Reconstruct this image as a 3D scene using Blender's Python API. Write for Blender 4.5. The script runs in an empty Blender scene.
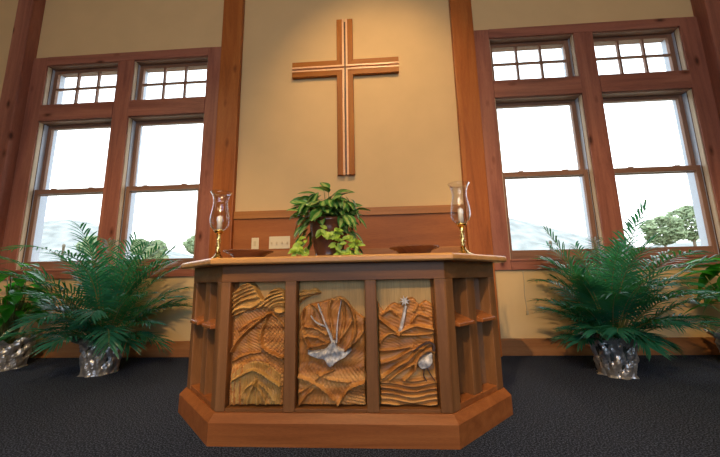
import bpy, bmesh, math, random
import numpy as np
from mathutils import Vector, Matrix

S = bpy.context.scene
COL = S.collection
PI = math.pi

# ------------------------------------------------------------------ camera
cd = bpy.data.cameras.new('camera')
cam = bpy.data.objects.new('camera', cd)
COL.objects.link(cam)
cd.sensor_width = 36.0
cd.lens = 306.6 * 36.0 / 720.0
cd.clip_start = 0.05
cd.clip_end = 500
YAW, PITCH, ROLL = math.radians(3.302), math.radians(9.264), math.radians(-1.079)
_F = Vector((-math.sin(YAW) * math.cos(PITCH), math.cos(YAW) * math.cos(PITCH), math.sin(PITCH)))
_R = Vector((math.cos(YAW), math.sin(YAW), 0))
_U = _R.cross(_F)
R2 = math.cos(ROLL) * _R + math.sin(ROLL) * _U
U2 = -math.sin(ROLL) * _R + math.cos(ROLL) * _U
M3 = Matrix((R2, U2, -_F)).transposed()
cam.matrix_world = Matrix.Translation((0, -3.6, 0.855)) @ M3.to_4x4()
S.camera = cam

# ------------------------------------------------------------------ world, lights, exposure
S.view_settings.view_transform = 'Standard'
S.view_settings.look = 'None'
S.view_settings.gamma = 1.0
S.view_settings.use_curve_mapping = False
S.view_settings.exposure = 0.6

wd = bpy.data.worlds.new('overcast_sky')
S.world = wd
wd.use_nodes = True
nt = wd.node_tree
nt.nodes.clear()
wo = nt.nodes.new('ShaderNodeOutputWorld')
bg = nt.nodes.new('ShaderNodeBackground')
tc = nt.nodes.new('ShaderNodeTexCoord')
sx = nt.nodes.new('ShaderNodeSeparateXYZ')
rp = nt.nodes.new('ShaderNodeValToRGB')
rp.color_ramp.elements[0].position = 0.0
rp.color_ramp.elements[0].color = (0.98, 0.99, 1.0, 1)
rp.color_ramp.elements[1].position = 0.8
rp.color_ramp.elements[1].color = (0.78, 0.90, 1.0, 1)
nt.links.new(tc.outputs['Generated'], sx.inputs[0])
nt.links.new(sx.outputs['Z'], rp.inputs['Fac'])
nt.links.new(rp.outputs['Color'], bg.inputs['Color'])
bg.inputs['Strength'].default_value = 2.6
nt.links.new(bg.outputs[0], wo.inputs[0])


def aim(o, to):
    d = Vector(to) - o.location
    o.rotation_euler = d.to_track_quat('-Z', 'Y').to_euler()


def spot(name, loc, to, power, color, angle, blend=0.5, size=0.08):
    l = bpy.data.lights.new(name, 'SPOT')
    l.energy = power
    l.color = color
    l.spot_size = math.radians(angle)
    l.spot_blend = blend
    l.shadow_soft_size = size
    o = bpy.data.objects.new(name, l)
    COL.objects.link(o)
    o.location = loc
    aim(o, to)
    return o


WARM = (1.0, 0.68, 0.33)
spot('cross_spotlight', (0.05, -2.9, 5.35), (0.02, 0, 3.0), 300, WARM, 56, 1.0)
spot('altar_downlight', (-0.50, -4.6, 5.4), (-0.30, -2.0, 0.4), 370, WARM, 42, 0.9)
spot('left_palm_light', (1.8, -7.6, 4.9), (-2.75, -0.3, 0.65), 1000, WARM, 27, 0.8, 0.06)
spot('right_palm_light', (-2.4, -7.6, 4.9), (2.3, -0.3, 0.65), 1000, WARM, 27, 0.8, 0.05)
spot('right_downlight', (3.6, -3.4, 5.4), (1.8, -0.6, 0.3), 170, WARM, 60, 0.9, 0.04)
spot('left_downlight', (-4.2, -3.6, 5.4), (-2.6, -0.6, 0.6), 130, WARM, 66, 0.9, 0.06)
# added warm area fill, unseen high behind the camera, for walls and altar front
cl = bpy.data.lights.new('rear_warm_fill', 'AREA')
cl.shape = 'RECTANGLE'
cl.size, cl.size_y = 6.0, 2.0
cl.energy = 150
cl.color = (1.0, 0.72, 0.40)
co = bpy.data.objects.new('rear_warm_fill', cl)
COL.objects.link(co)
co.location = (-0.3, -7.2, 5.5)
aim(co, (-0.3, -2.0, 1.6))
# added cool area fill behind the camera; the wall there has no opening
dl = bpy.data.lights.new('rear_cool_fill', 'AREA')
dl.shape = 'RECTANGLE'
dl.size, dl.size_y = 6.0, 2.6
dl.energy = 165
dl.color = (0.55, 0.74, 1.0)
do = bpy.data.objects.new('rear_cool_fill', dl)
COL.objects.link(do)
do.location = (0, -9.6, 2.2)
aim(do, (0, 0, 1.6))

# ------------------------------------------------------------------ helpers


class MB:
    """collects geometry for ONE mesh object"""

    def __init__(s):
        s.v, s.f, s.m, s.s = [], [], [], []

    def add(s, vs, fs, mat=0, smooth=False):
        o = len(s.v)
        s.v += [tuple(p) for p in vs]
        for f in fs:
            s.f.append([i + o for i in f])
            s.m.append(mat)
            s.s.append(smooth)
        return s

    def box(s, x0, x1, y0, y1, z0, z1, mat=0):
        v = [(x, y, z) for z in (z0, z1) for y in (y0, y1) for x in (x0, x1)]
        return s.add(v, [(0, 2, 3, 1), (4, 5, 7, 6), (0, 1, 5, 4), (2, 6, 7, 3), (0, 4, 6, 2), (1, 3, 7, 5)], mat)

    def obox(s, o, ax, ay, az, mat=0):
        """box from corner o along three edge vectors"""
        o, ax, ay, az = map(Vector, (o, ax, ay, az))
        v = [o + a * ax + b * ay + c * az for c in (0, 1) for b in (0, 1) for a in (0, 1)]
        return s.add(v, [(0, 2, 3, 1), (4, 5, 7, 6), (0, 1, 5, 4), (2, 6, 7, 3), (0, 4, 6, 2), (1, 3, 7, 5)], mat)

    def loft(s, rings, cap=True, mat=0, smooth=False, closed=True):
        n = len(rings[0])
        v = [p for r in rings for p in r]
        f = []
        for k in range(len(rings) - 1):
            for i in range(n if closed else n - 1):
                j = (i + 1) % n
                f.append((k * n + i, k * n + j, (k + 1) * n + j, (k + 1) * n + i))
        if cap:
            f.append(tuple(reversed(range(n))))
            f.append(tuple((len(rings) - 1) * n + i for i in range(n)))
        return s.add(v, f, mat, smooth)

    def lathe(s, prof, c=(0, 0, 0), n=32, mat=0, cap=True, wob=None):
        rings = []
        for k, (r, z) in enumerate(prof):
            ring = []
            for i in range(n):
                a = 2 * PI * i / n
                rr, zz = (r, z) if wob is None else wob(r, z, a, k)
                ring.append((c[0] + rr * math.cos(a), c[1] + rr * math.sin(a), c[2] + zz))
            rings.append(ring)
        return s.loft(rings, cap, mat, True)

    def tube(s, pts, rad, n=8, mat=0, cap=True):
        pts = [Vector(p) for p in pts]
        rings = []
        for i, p in enumerate(pts):
            t = (pts[min(i + 1, len(pts) - 1)] - pts[max(i - 1, 0)]).normalized()
            a = t.orthogonal() if abs(t.z) > 0.95 else t.cross(Vector((0, 0, 1)))
            a.normalize()
            b = t.cross(a)
            r = rad[i] if isinstance(rad, (list, tuple)) else rad
            rings.append([p + r * (math.cos(2 * PI * k / n) * a + math.sin(2 * PI * k / n) * b) for k in range(n)])
        return s.loft(rings, cap, mat, True)

    def build(s, name, mats, parent=None, bevel=0, seg=2, world=True, kind=None):
        me = bpy.data.meshes.new(name)
        off = Vector((0, 0, 0))
        if parent is not None and world:
            off = base_of(parent)
        me.from_pydata([tuple(Vector(p) - off) for p in s.v], [], s.f)
        for mt in (mats if isinstance(mats, (list, tuple)) else [mats]):
            me.materials.append(mt)
        me.polygons.foreach_set('material_index', s.m)
        me.polygons.foreach_set('use_smooth', s.s)
        bm = bmesh.new()
        bm.from_mesh(me)
        bmesh.ops.recalc_face_normals(bm, faces=bm.faces)
        bm.to_mesh(me)
        bm.free()
        o = bpy.data.objects.new(name, me)
        COL.objects.link(o)
        if parent is not None:
            o.parent = parent
        if bevel:
            b = o.modifiers.new('bevel', 'BEVEL')
            b.width = bevel
            b.segments = seg
            b.limit_method = 'ANGLE'
            b.angle_limit = math.radians(40)
        if kind:
            o['kind'] = kind
        return o


def base_of(o):
    p = Vector((0, 0, 0))
    while o is not None:
        p = p + Vector(o.location)
        o = o.parent
    return p


def thing(name, loc, label, cat, group=None):
    o = bpy.data.objects.new(name, None)
    o.empty_display_size = 0.1
    COL.objects.link(o)
    o.location = loc
    o['label'] = label
    o['category'] = cat
    if group:
        o['group'] = group
    return o


def struct(name):
    o = bpy.data.objects.new(name, None)
    COL.objects.link(o)
    o['kind'] = 'structure'
    return o


def copy_tree(o, parent=None):
    c = o.copy()
    COL.objects.link(c)
    if parent is not None:
        c.parent = parent
    for ch in [q for q in bpy.data.objects if q.parent == o]:
        copy_tree(ch, c)
    return c


# ------------------------------------------------------------------ materials
def mat(name):
    m = bpy.data.materials.new(name)
    m.use_nodes = True
    n = m.node_tree.nodes
    return m, n, m.node_tree.links, n['Principled BSDF']


def ramp(n, stops):
    r = n.new('ShaderNodeValToRGB')
    e = r.color_ramp.elements
    while len(e) < len(stops):
        e.new(0.5)
    for k, (p, c) in enumerate(stops):
        e[k].position = p
        e[k].color = (*c, 1)
    return r


def mapping(n, l, scale, coord='Object', rot=(0, 0, 0)):
    t = n.new('ShaderNodeTexCoord')
    mp = n.new('ShaderNodeMapping')
    mp.inputs['Scale'].default_value = scale
    mp.inputs['Rotation'].default_value = rot
    l.new(t.outputs[coord], mp.inputs['Vector'])
    return mp


def wood(name, dark, mid, light, axis='Z', rough=0.42, knots=0.0, grain=14.0, spec=0.25, rot=(0, 0, 0), bump=0.08):
    m, n, l, b = mat(name)
    ai = 'XYZ'.index(axis)
    sc = [grain] * 3
    sc[ai] = grain * 0.07
    mp = mapping(n, l, sc, rot=rot)
    nz = n.new('ShaderNodeTexNoise')
    nz.inputs['Scale'].default_value = 1.0
    nz.inputs['Detail'].default_value = 7
    nz.inputs['Roughness'].default_value = 0.62
    nz.inputs['Distortion'].default_value = 0.8
    l.new(mp.outputs[0], nz.inputs['Vector'])
    r = ramp(n, [(0.28, dark), (0.5, mid), (0.72, light)])
    l.new(nz.outputs['Fac'], r.inputs['Fac'])
    # fine pores along the grain
    sc2 = [grain * 9] * 3
    sc2[ai] = grain * 0.5
    mp2 = mapping(n, l, sc2, rot=rot)
    nz2 = n.new('ShaderNodeTexNoise')
    nz2.inputs['Detail'].default_value = 3
    l.new(mp2.outputs[0], nz2.inputs['Vector'])
    r2 = ramp(n, [(0.3, (0.72, 0.72, 0.72)), (0.6, (1, 1, 1))])
    l.new(nz2.outputs['Fac'], r2.inputs['Fac'])
    mx = n.new('ShaderNodeMix')
    mx.data_type = 'RGBA'
    mx.blend_type = 'MULTIPLY'
    mx.inputs['Factor'].default_value = 0.7
    l.new(r.outputs['Color'], mx.inputs['A'])
    l.new(r2.outputs['Color'], mx.inputs['B'])
    out = mx.outputs['Result']
    if knots:
        sc3 = [5.0] * 3
        sc3[ai] = 2.2
        mp3 = mapping(n, l, sc3, rot=rot)
        vo = n.new('ShaderNodeTexVoronoi')
        vo.inputs['Scale'].default_value = 1.0
        l.new(mp3.outputs[0], vo.inputs['Vector'])
        r3 = ramp(n, [(0.06, (0.16, 0.12, 0.10)), (0.10, (0.55, 0.45, 0.4)), (0.19, (1, 1, 1))])
        l.new(vo.outputs['Distance'], r3.inputs['Fac'])
        m3 = n.new('ShaderNodeMix')
        m3.data_type = 'RGBA'
        m3.blend_type = 'MULTIPLY'
        m3.inputs['Factor'].default_value = knots
        l.new(out, m3.inputs['A'])
        l.new(r3.outputs['Color'], m3.inputs['B'])
        out = m3.outputs['Result']
    l.new(out, b.inputs['Base Color'])
    b.inputs['Roughness'].default_value = rough
    b.inputs['Specular IOR Level'].default_value = spec
    bp = n.new('ShaderNodeBump')
    bp.inputs['Strength'].default_value = bump
    bp.inputs['Distance'].default_value = 0.004
    l.new(nz2.outputs['Fac'], bp.inputs['Height'])
    l.new(bp.outputs[0], b.inputs['Normal'])
    return m


def plain(name, c, rough=0.5, metal=0.0, noise=0.0, nscale=30, spec=0.5, bump=0.0, bscale=60):
    m, n, l, b = mat(name)
    b.inputs['Roughness'].default_value = rough
    b.inputs['Metallic'].default_value = metal
    b.inputs['Specular IOR Level'].default_value = spec
    mp = mapping(n, l, (nscale,) * 3)
    nz = n.new('ShaderNodeTexNoise')
    nz.inputs['Scale'].default_value = 1
    nz.inputs['Detail'].default_value = 4
    l.new(mp.outputs[0], nz.inputs['Vector'])
    k = noise
    r = ramp(n, [(0.3, tuple(x * (1 - k) for x in c)), (0.7, tuple(min(1, x * (1 + k)) for x in c))])
    l.new(nz.outputs['Fac'], r.inputs['Fac'])
    l.new(r.outputs['Color'], b.inputs['Base Color'])
    if bump:
        mp2 = mapping(n, l, (bscale,) * 3)
        n2 = n.new('ShaderNodeTexNoise')
        n2.inputs['Scale'].default_value = 1
        n2.inputs['Detail'].default_value = 5
        l.new(mp2.outputs[0], n2.inputs['Vector'])
        bp = n.new('ShaderNodeBump')
        bp.inputs['Strength'].default_value = bump
        bp.inputs['Distance'].default_value = 0.01
        l.new(n2.outputs['Fac'], bp.inputs['Height'])
        l.new(bp.outputs[0], b.inputs['Normal'])
    return m


WALL = plain('tan_wall_paint', (0.62, 0.42, 0.21), 0.75, noise=0.03, nscale=3, bump=0.05, bscale=140, spec=0.2)
CEIL = plain('ceiling_paint', (0.62, 0.52, 0.38), 0.8, noise=0.02)
FIRZ = wood('reddish_fir_upright', (0.18, 0.060, 0.040), (0.31, 0.110, 0.070), (0.42, 0.165, 0.10), 'Z', knots=0.9, grain=9)
FIRX = wood('reddish_fir_level', (0.18, 0.060, 0.040), (0.31, 0.110, 0.070), (0.42, 0.165, 0.10), 'X', knots=0.9, grain=9)
POSTZ = wood('orange_fir_post', (0.22, 0.058, 0.012), (0.36, 0.100, 0.020), (0.46, 0.15, 0.034), 'Z', knots=0.8, grain=8)
SASHZ = wood('window_sash_upright', (0.16, 0.08, 0.05), (0.24, 0.12, 0.075), (0.30, 0.16, 0.10), 'Z', grain=16)
SASHX = wood('window_sash_level', (0.16, 0.08, 0.05), (0.24, 0.12, 0.075), (0.30, 0.16, 0.10), 'X', grain=16)
LINER = plain('sky_tinted_jamb_liner', (0.46, 0.51, 0.62), 0.4, noise=0.03)  # blue cast of the sky light is put into the liner colour
JAMB = wood('lit_jamb_wood', (0.42, 0.30, 0.20), (0.52, 0.39, 0.27), (0.60, 0.46, 0.33), 'Z', grain=12)  # pale tone puts the glancing window light into the wood colour
WAINX = wood('wainscot_panel_wood', (0.26, 0.078, 0.018), (0.36, 0.112, 0.027), (0.43, 0.148, 0.038), 'X', grain=5, rough=0.5)
CAPX = wood('wainscot_cap_wood', (0.30, 0.11, 0.027), (0.40, 0.155, 0.040), (0.47, 0.20, 0.058), 'X', grain=10)
BASEX = wood('baseboard_wood', (0.22, 0.085, 0.03), (0.32, 0.13, 0.048), (0.40, 0.18, 0.07), 'X', knots=0.5, grain=9)
OAKX = wood('altar_oak_level', (0.20, 0.060, 0.016), (0.29, 0.094, 0.027), (0.36, 0.13, 0.040), 'X', grain=14)
OAKZ = wood('altar_oak_upright', (0.14, 0.058, 0.021), (0.21, 0.090, 0.033), (0.27, 0.125, 0.050), 'Z', grain=14)
OAKP = wood('altar_oak_polished', (0.20, 0.060, 0.016), (0.29, 0.094, 0.027), (0.36, 0.13, 0.040), 'X', grain=14, rough=0.16, spec=0.7, bump=0.02)
FRIEZEX = wood('altar_frieze_oak', (0.15, 0.058, 0.018), (0.21, 0.084, 0.027), (0.27, 0.115, 0.040), 'X', grain=14)
TOPX = wood('altar_top_maple', (0.40, 0.19, 0.065), (0.52, 0.26, 0.09), (0.60, 0.33, 0.125), 'X', grain=10, rough=0.25)
BACKZ = wood('pale_panel_wood', (0.40, 0.23, 0.075), (0.50, 0.30, 0.105), (0.56, 0.36, 0.14), 'Z', grain=4, rough=0.5)
CHERZ = wood('altar_side_panel_wood', (0.20, 0.062, 0.016), (0.27, 0.09, 0.024), (0.33, 0.12, 0.035), 'Z', knots=0.9, grain=9)
CARVE = wood('carved_orange_wood', (0.19, 0.065, 0.015), (0.44, 0.175, 0.042), (0.70, 0.36, 0.11), 'X', grain=13, rough=0.38, rot=(0, 0.5, 0))
CLOUDW = wood('carved_blond_wood', (0.36, 0.17, 0.045), (0.54, 0.29, 0.085), (0.66, 0.40, 0.14), 'X', grain=10, rough=0.4, rot=(0, -0.4, 0))
GRASSW = wood('carved_olive_wood', (0.28, 0.13, 0.03), (0.44, 0.23, 0.06), (0.56, 0.34, 0.11), 'Z', grain=16, rough=0.4)
SILVERP = plain('silver_white_inlay', (0.46, 0.43, 0.42), 0.5, metal=0.1, noise=0.5, nscale=50)
DARKP = plain('dark_brown_inlay', (0.06, 0.03, 0.02), 0.4, noise=0.2)
CROSSZ = wood('cross_wood_upright', (0.22, 0.058, 0.005), (0.34, 0.105, 0.010), (0.42, 0.15, 0.018), 'Z', grain=12, rough=0.5)
CROSSX = wood('cross_wood_level', (0.22, 0.058, 0.005), (0.34, 0.105, 0.010), (0.42, 0.15, 0.018), 'X', grain=12, rough=0.5)
INLAY = plain('pale_pink_inlay_wood', (0.75, 0.42, 0.22), 0.4, noise=0.08)
GROOVE = plain('dark_walnut', (0.07, 0.022, 0.010), 0.45, noise=0.2)
BRASS = plain('brass', (0.72, 0.47, 0.15), 0.22, metal=1.0, noise=0.06)
WAX = plain('ivory_candle_wax', (0.80, 0.74, 0.62), 0.5, noise=0.02)
PLATE = plain('ivory_plastic', (0.72, 0.58, 0.36), 0.4, noise=0.01)
DKPL = plain('ivory_toggle', (0.62, 0.47, 0.27), 0.4, noise=0.01)
BOWL = wood('turned_bowl_wood', (0.12, 0.045, 0.02), (0.20, 0.075, 0.03), (0.27, 0.11, 0.045), 'X', grain=12, rough=0.25)
GLAZE = plain('brown_glazed_pot', (0.11, 0.040, 0.020), 0.18, noise=0.3, nscale=12)
SOIL = plain('dark_soil', (0.03, 0.02, 0.013), 0.9, noise=0.4, nscale=90, bump=0.6)
POTP = plain('grower_pot_plastic', (0.03, 0.035, 0.03), 0.5)
FOIL = plain('crumpled_silver_foil', (0.42, 0.40, 0.39), 0.33, metal=0.75, noise=0.2, nscale=25, bump=0.7, bscale=26)
CORD = plain('pale_cord', (0.45, 0.36, 0.24), 0.6)


def leafmat(name, dark, light, rough=0.35, scale=8, spec=0.5, trans=0.12, through=None):
    m, n, l, b = mat(name)
    mp = mapping(n, l, (scale,) * 3)
    nz = n.new('ShaderNodeTexNoise')
    nz.inputs['Scale'].default_value = 1
    nz.inputs['Detail'].default_value = 3
    l.new(mp.outputs[0], nz.inputs['Vector'])
    r = ramp(n, [(0.32, dark), (0.68, light)])
    l.new(nz.outputs['Fac'], r.inputs['Fac'])
    l.new(r.outputs['Color'], b.inputs['Base Color'])
    b.inputs['Roughness'].default_value = rough
    b.inputs['Specular IOR Level'].default_value = spec
    if trans:
        tb = n.new('ShaderNodeBsdfTranslucent')
        if through:
            tb.inputs['Color'].default_value = (*through, 1)
        else:
            l.new(r.outputs['Color'], tb.inputs['Color'])
        ms = n.new('ShaderNodeMixShader')
        ms.inputs[0].default_value = trans
        l.new(b.outputs[0], ms.inputs[1])
        l.new(tb.outputs[0], ms.inputs[2])
        l.new(ms.outputs[0], n['Material Output'].inputs[0])
    return m


PALM = leafmat('palm_leaflet', (0.011, 0.085, 0.070), (0.034, 0.20, 0.14), 0.26, 9, 0.9, 0.42, (0.07, 0.34, 0.08))  # blue-green leaf; extra teal puts the blue reflections into the base colour
STEM = leafmat('palm_stem', (0.10, 0.12, 0.03), (0.18, 0.18, 0.05), 0.45, 20, 0.4, 0)
BROAD = leafmat('broad_leaf', (0.012, 0.10, 0.014), (0.04, 0.26, 0.025), 0.28, 6, 0.6, 0.5, (0.07, 0.45, 0.03))
VARI = leafmat('variegated_leaf_edge', (0.025, 0.12, 0.018), (0.06, 0.21, 0.035), 0.35, 20, 0.5, 0.15)
VARM = leafmat('variegated_leaf_heart', (0.16, 0.26, 0.06), (0.32, 0.42, 0.12), 0.35, 20, 0.5, 0.15)
LIME = leafmat('lime_leaf', (0.20, 0.36, 0.03), (0.40, 0.55, 0.07), 0.4, 20, 0.4, 0.2)
TREEM = leafmat('tree_leaves_outside', (0.22, 0.29, 0.16), (0.38, 0.45, 0.28), 0.7, 2.5, 0.2, 0.2)
BARK = plain('bark', (0.20, 0.15, 0.11), 0.9, noise=0.3)
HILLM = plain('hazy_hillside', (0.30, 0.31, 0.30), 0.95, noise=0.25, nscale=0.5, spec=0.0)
FIELD = plain('dry_meadow', (0.42, 0.42, 0.33), 0.95, noise=0.12, nscale=0.8, spec=0.0)
GREYP = plain('weathered_post', (0.20, 0.18, 0.15), 0.8, noise=0.2)

# carpet
CARPET, n, l, b = mat('charcoal_carpet')
mp = mapping(n, l, (130, 130, 130))
nz = n.new('ShaderNodeTexNoise')
nz.inputs['Scale'].default_value = 1
nz.inputs['Detail'].default_value = 2
l.new(mp.outputs[0], nz.inputs['Vector'])
r = ramp(n, [(0.34, (0.004, 0.006, 0.012)), (0.50, (0.021, 0.028, 0.052)), (0.66, (0.088, 0.110, 0.17))])
l.new(nz.outputs['Fac'], r.inputs['Fac'])
l.new(r.outputs['Color'], b.inputs['Base Color'])
b.inputs['Roughness'].default_value = 0.95
b.inputs['Specular IOR Level'].default_value = 0.1
bp = n.new('ShaderNodeBump')
bp.inputs['Strength'].default_value = 0.7
bp.inputs['Distance'].default_value = 0.01
l.new(nz.outputs['Fac'], bp.inputs['Height'])
l.new(bp.outputs[0], b.inputs['Normal'])


def glassy(name, tint, fac, rough=0.02):
    """thin clear glass: mostly see-through with a Fresnel gloss"""
    m, n, l, b = mat(name)
    n.remove(b)
    tr = n.new('ShaderNodeBsdfTransparent')
    tr.inputs['Color'].default_value = (*tint, 1)
    gl = n.new('ShaderNodeBsdfGlossy')
    gl.inputs['Roughness'].default_value = rough
    lw_ = n.new('ShaderNodeLayerWeight')
    lw_.inputs['Blend'].default_value = 0.5
    pw_ = n.new('ShaderNodeMath')
    pw_.operation = 'POWER'
    pw_.inputs[1].default_value = 3.0
    l.new(lw_.outputs['Facing'], pw_.inputs[0])
    ma_ = n.new('ShaderNodeMath')
    ma_.operation = 'MULTIPLY_ADD'
    ma_.inputs[1].default_value = fac
    ma_.inputs[2].default_value = 0.03
    l.new(pw_.outputs[0], ma_.inputs[0])
    ms = n.new('ShaderNodeMixShader')
    l.new(ma_.outputs[0], ms.inputs[0])
    l.new(tr.outputs[0], ms.inputs[1])
    l.new(gl.outputs[0], ms.inputs[2])
    l.new(ms.outputs[0], n['Material Output'].inputs[0])
    return m


PANE = glassy('window_glass', (0.97, 0.985, 0.985), 0.25)
CHIM = glassy('hurricane_glass', (0.93, 0.94, 0.97), 0.9, 0.06)

# ------------------------------------------------------------------ the setting
XC = -0.36
ZCEIL = 5.6
XL, XR, YB = -6.6, 5.9, -10.0

MB().box(XL, XR, YB, 0.0, -0.12, 0.0).build('floor', CARPET, kind='structure')
MB().box(XL - .2, XR + .2, YB - .2, 0.22, ZCEIL, ZCEIL + .15).build('ceiling', CEIL, kind='structure')
MB().box(XL - .2, XL, YB - .2, 0.0, -.12, ZCEIL).build('wall_left', WALL, kind='structure')
MB().box(XR, XR + .2, YB - .2, 0.0, -.12, ZCEIL).build('wall_right', WALL, kind='structure')
MB().box(XL, XR, YB - .2, YB, -.12, ZCEIL).build('wall_front', WALL, kind='structure')

# altar wall with eight openings
OPX = [(XC - 4.155, XC - 3.115), (XC - 2.89, XC - 1.85), (XC + 1.85, XC + 2.89), (XC + 3.115, XC + 4.155)]
Z0, Z1, Z2, Z3 = 1.034, 3.027, 3.255, 3.855
wb = MB()
TW = 0.22
wb.box(XL - .2, XR + .2, 0, TW, Z3, ZCEIL).box(XL - .2, XR + .2, 0, TW, -.12, Z0)
xs = [XL - .2] + [q for ab in OPX for q in ab] + [XR + .2]
for i in range(0, len(xs), 2):
    wb.box(xs[i], xs[i + 1], 0, TW, Z0, Z3)
for a, c in OPX:
    wb.box(a, c, 0, TW, Z1, Z2)
wb.build('wall_back', WALL, kind='structure')

# casings around each bank of windows (boards of one fitted surround)
for i, sgn in enumerate((-1, 1)):
    t = struct('trim_%d' % (i + 1))
    q = lambda d0, d1: tuple(sorted((XC + sgn * d0, XC + sgn * d1)))
    yF = -0.03
    for d0, d1, nm in ((1.655, 1.85, 'casing_board'), (2.89, 3.115, 'mullion_board'), (4.155, 4.37, 'casing_board')):
        a, c = q(d0, d1)
        MB().box(a, c, yF, 0, 0.918, 3.98).build(nm, FIRZ, t, bevel=0.004)
    a, c = q(1.85, 4.155)
    MB().box(a, c, yF - .004, 0, Z3, 3.98).build('head_board', FIRX, t, bevel=0.004)
    for d0, d1 in ((1.85, 2.89), (3.115, 4.155)):
        a, c = q(d0, d1)
        MB().box(a, c, yF - .006, 0, Z1, Z2).build('transom_rail', FIRX, t, bevel=0.004)
        MB().box(a, c, yF - .006, 0, 0.918, Z0).build('apron_board', FIRX, t, bevel=0.004)
        MB().box(a, c, -0.05, 0.05, Z0 - .018, Z0 + .004).build('stool', FIRX, t, bevel=0.004)

# tall timber posts: two flanking the centre, two at the outer edges of the window banks
for i, (x0, x1, pr, mm) in enumerate(((XC - 1.655, XC - 1.385, .07, POSTZ), (XC + 1.385, XC + 1.655, .07, POSTZ),
                                      (XC - 4.60, XC - 4.37, .15, FIRZ), (XC + 4.37, XC + 4.62, .15, FIRZ))):
    MB().box(x0, x1, -pr, 0.0, 0.0, ZCEIL).build('trim_%d' % (i + 3), mm, bevel=0.008, kind='structure')

# centre wainscot
t = struct('trim_7')
MB().box(XC - 1.385, XC + 1.385, -0.018, 0, 0.2, 1.60).build('panel', WAINX, t)
MB().box(XC - 1.385, XC + 1.385, -0.04, 0, 1.595, 1.69).build('cap_rail', CAPX, t, bevel=0.004)
MB().box(XC - 1.385, XC + 1.385, -0.035, 0, 1.08, 1.20).build('lower_rail', CAPX, t, bevel=0.004)

for i, (a, c) in enumerate(((XL, XC - 4.60), (XC - 4.37, XC - 1.655), (XC - 1.385, XC + 1.385), (XC + 1.655, XC + 4.37), (XC + 4.62, XR))):
    MB().box(a, c, -0.022, 0, 0, 0.178).build('baseboard_' + ('far_left', 'left', 'centre', 'right', 'far_right')[i], BASEX, bevel=0.005, kind='structure')

# windows: jambs, double-hung sashes, transom light
for i, (a, c) in enumerate(OPX):
    w = struct('window_%d' % (i + 1))
    j = MB()
    for z0, z1 in ((Z0, Z1), (Z2, Z3)):
        for x0, x1 in ((a, a + .012), (c - .012, c)):
            j.box(x0, x1, -0.012, 0.030, z0, z1, 0)
            j.box(x0, x1, 0.042, TW, z0, z1, 1)
            j.box(x0, x1 if x0 == a else x1, 0.030, 0.042, z0, z1, 2)
        j.box(a, c, -0.012, TW, z1 - .014, z1, 3)
    j.build('jamb', [JAMB, LINER, GROOVE, SASHX], w)

    def sash(name, y0, y1, z0, z1, sw, rb, rt, gname):
        s = MB()
        x0, x1 = a + .012, c - .012
        s.box(x0, x0 + sw, y0, y1, z0, z1, 0).box(x1 - sw, x1, y0, y1, z0, z1, 0)
        s.box(x0 + sw, x1 - sw, y0, y1, z0, z0 + rb, 1).box(x0 + sw, x1 - sw, y0, y1, z1 - rt, z1, 1)
        o = s.build(name, [SASHZ, SASHX], w, bevel=0.003)
        ym = (y0 + y1) / 2
        MB().box(x0 + sw - .004, x1 - sw + .004, ym - .003, ym + .003, z0 + rb - .004, z1 - rt + .004).build(gname, PANE, o)
        return o, (x0 + sw, x1 - sw, z0 + rb, z1 - rt)

    lo, _ = sash('lower_sash', 0.050, 0.088, Z0 + .004, 2.090, 0.052, 0.105, 0.062, 'glass_pane')
    sash('upper_sash', 0.094, 0.132, 2.022, Z1 - .014, 0.052, 0.062, 0.045, 'glass_pane')
    for k in (0.25, 0.75):
        xm = a + (c - a) * k
        MB().box(xm - .03, xm + .03, 0.052, 0.085, 2.090, 2.102).build('sash_lock', SASHX, lo, bevel=0.003)
    ts, (g0, g1, h0, h1) = sash('transom_sash', 0.070, 0.108, Z2 + .002, Z3 - .014, 0.055, 0.062, 0.05, 'glass_pane')
    mu = MB()
    for k in (1, 2):
        xm = g0 + (g1 - g0) * k / 3
        mu.box(xm - .013, xm + .013, 0.074, 0.104, h0, h1, 0)
    zm = (h0 + h1) / 2
    mu.box(g0, g1, 0.076, 0.102, zm - .013, zm + .013, 1)
    mu.build('muntin_grille', [SASHZ, SASHX], ts)

# ------------------------------------------------------------------ outside
def terrain(x, y):
    z = 0.16 * min(y, 18) + 0.03 * max(0, y - 18)
    return z - 0.1


g = MB()
nx, ny = 40, 24
vs = []
for jy in range(ny + 1):
    for ix in range(nx + 1):
        x = -60 + 120 * ix / nx
        y = 0.25 + 45 * (jy / ny) ** 1.6
        vs.append((x, y, terrain(x, y) - 0.2))
fs = [(jy * (nx + 1) + ix, jy * (nx + 1) + ix + 1, (jy + 1) * (nx + 1) + ix + 1, (jy + 1) * (nx + 1) + ix)
      for jy in range(ny) for ix in range(nx)]
g.add(vs, fs, 0, True).build('ground_outside', FIELD, kind='structure')

hl = MB()
vs = []
NXH, NYH = 70, 14
rh = random.Random(5)
for jy in range(NYH + 1):
    for ix in range(NXH + 1):
        x = -95 + 180 * ix / NXH
        u = jy / NYH
        crest = 4.0 + 9.0 * math.exp(-((x + 68) / 15.0) ** 2) + 8.5 * math.exp(-((x - 18) / 16.0) ** 2) + 2.2 * math.sin(x * .23) * .3
        z = 2.2 + crest * math.sin(u * PI * .5) + rh.uniform(-.1, .1) * u
        vs.append((x, 40 + 22 * u, z))
fs = [(jy * (NXH + 1) + ix, jy * (NXH + 1) + ix + 1, (jy + 1) * (NXH + 1) + ix + 1, (jy + 1) * (NXH + 1) + ix)
      for jy in range(NYH) for ix in range(NXH)]
hl.add(vs, fs, 0, True).build('hills', HILLM, kind='structure')


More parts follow.
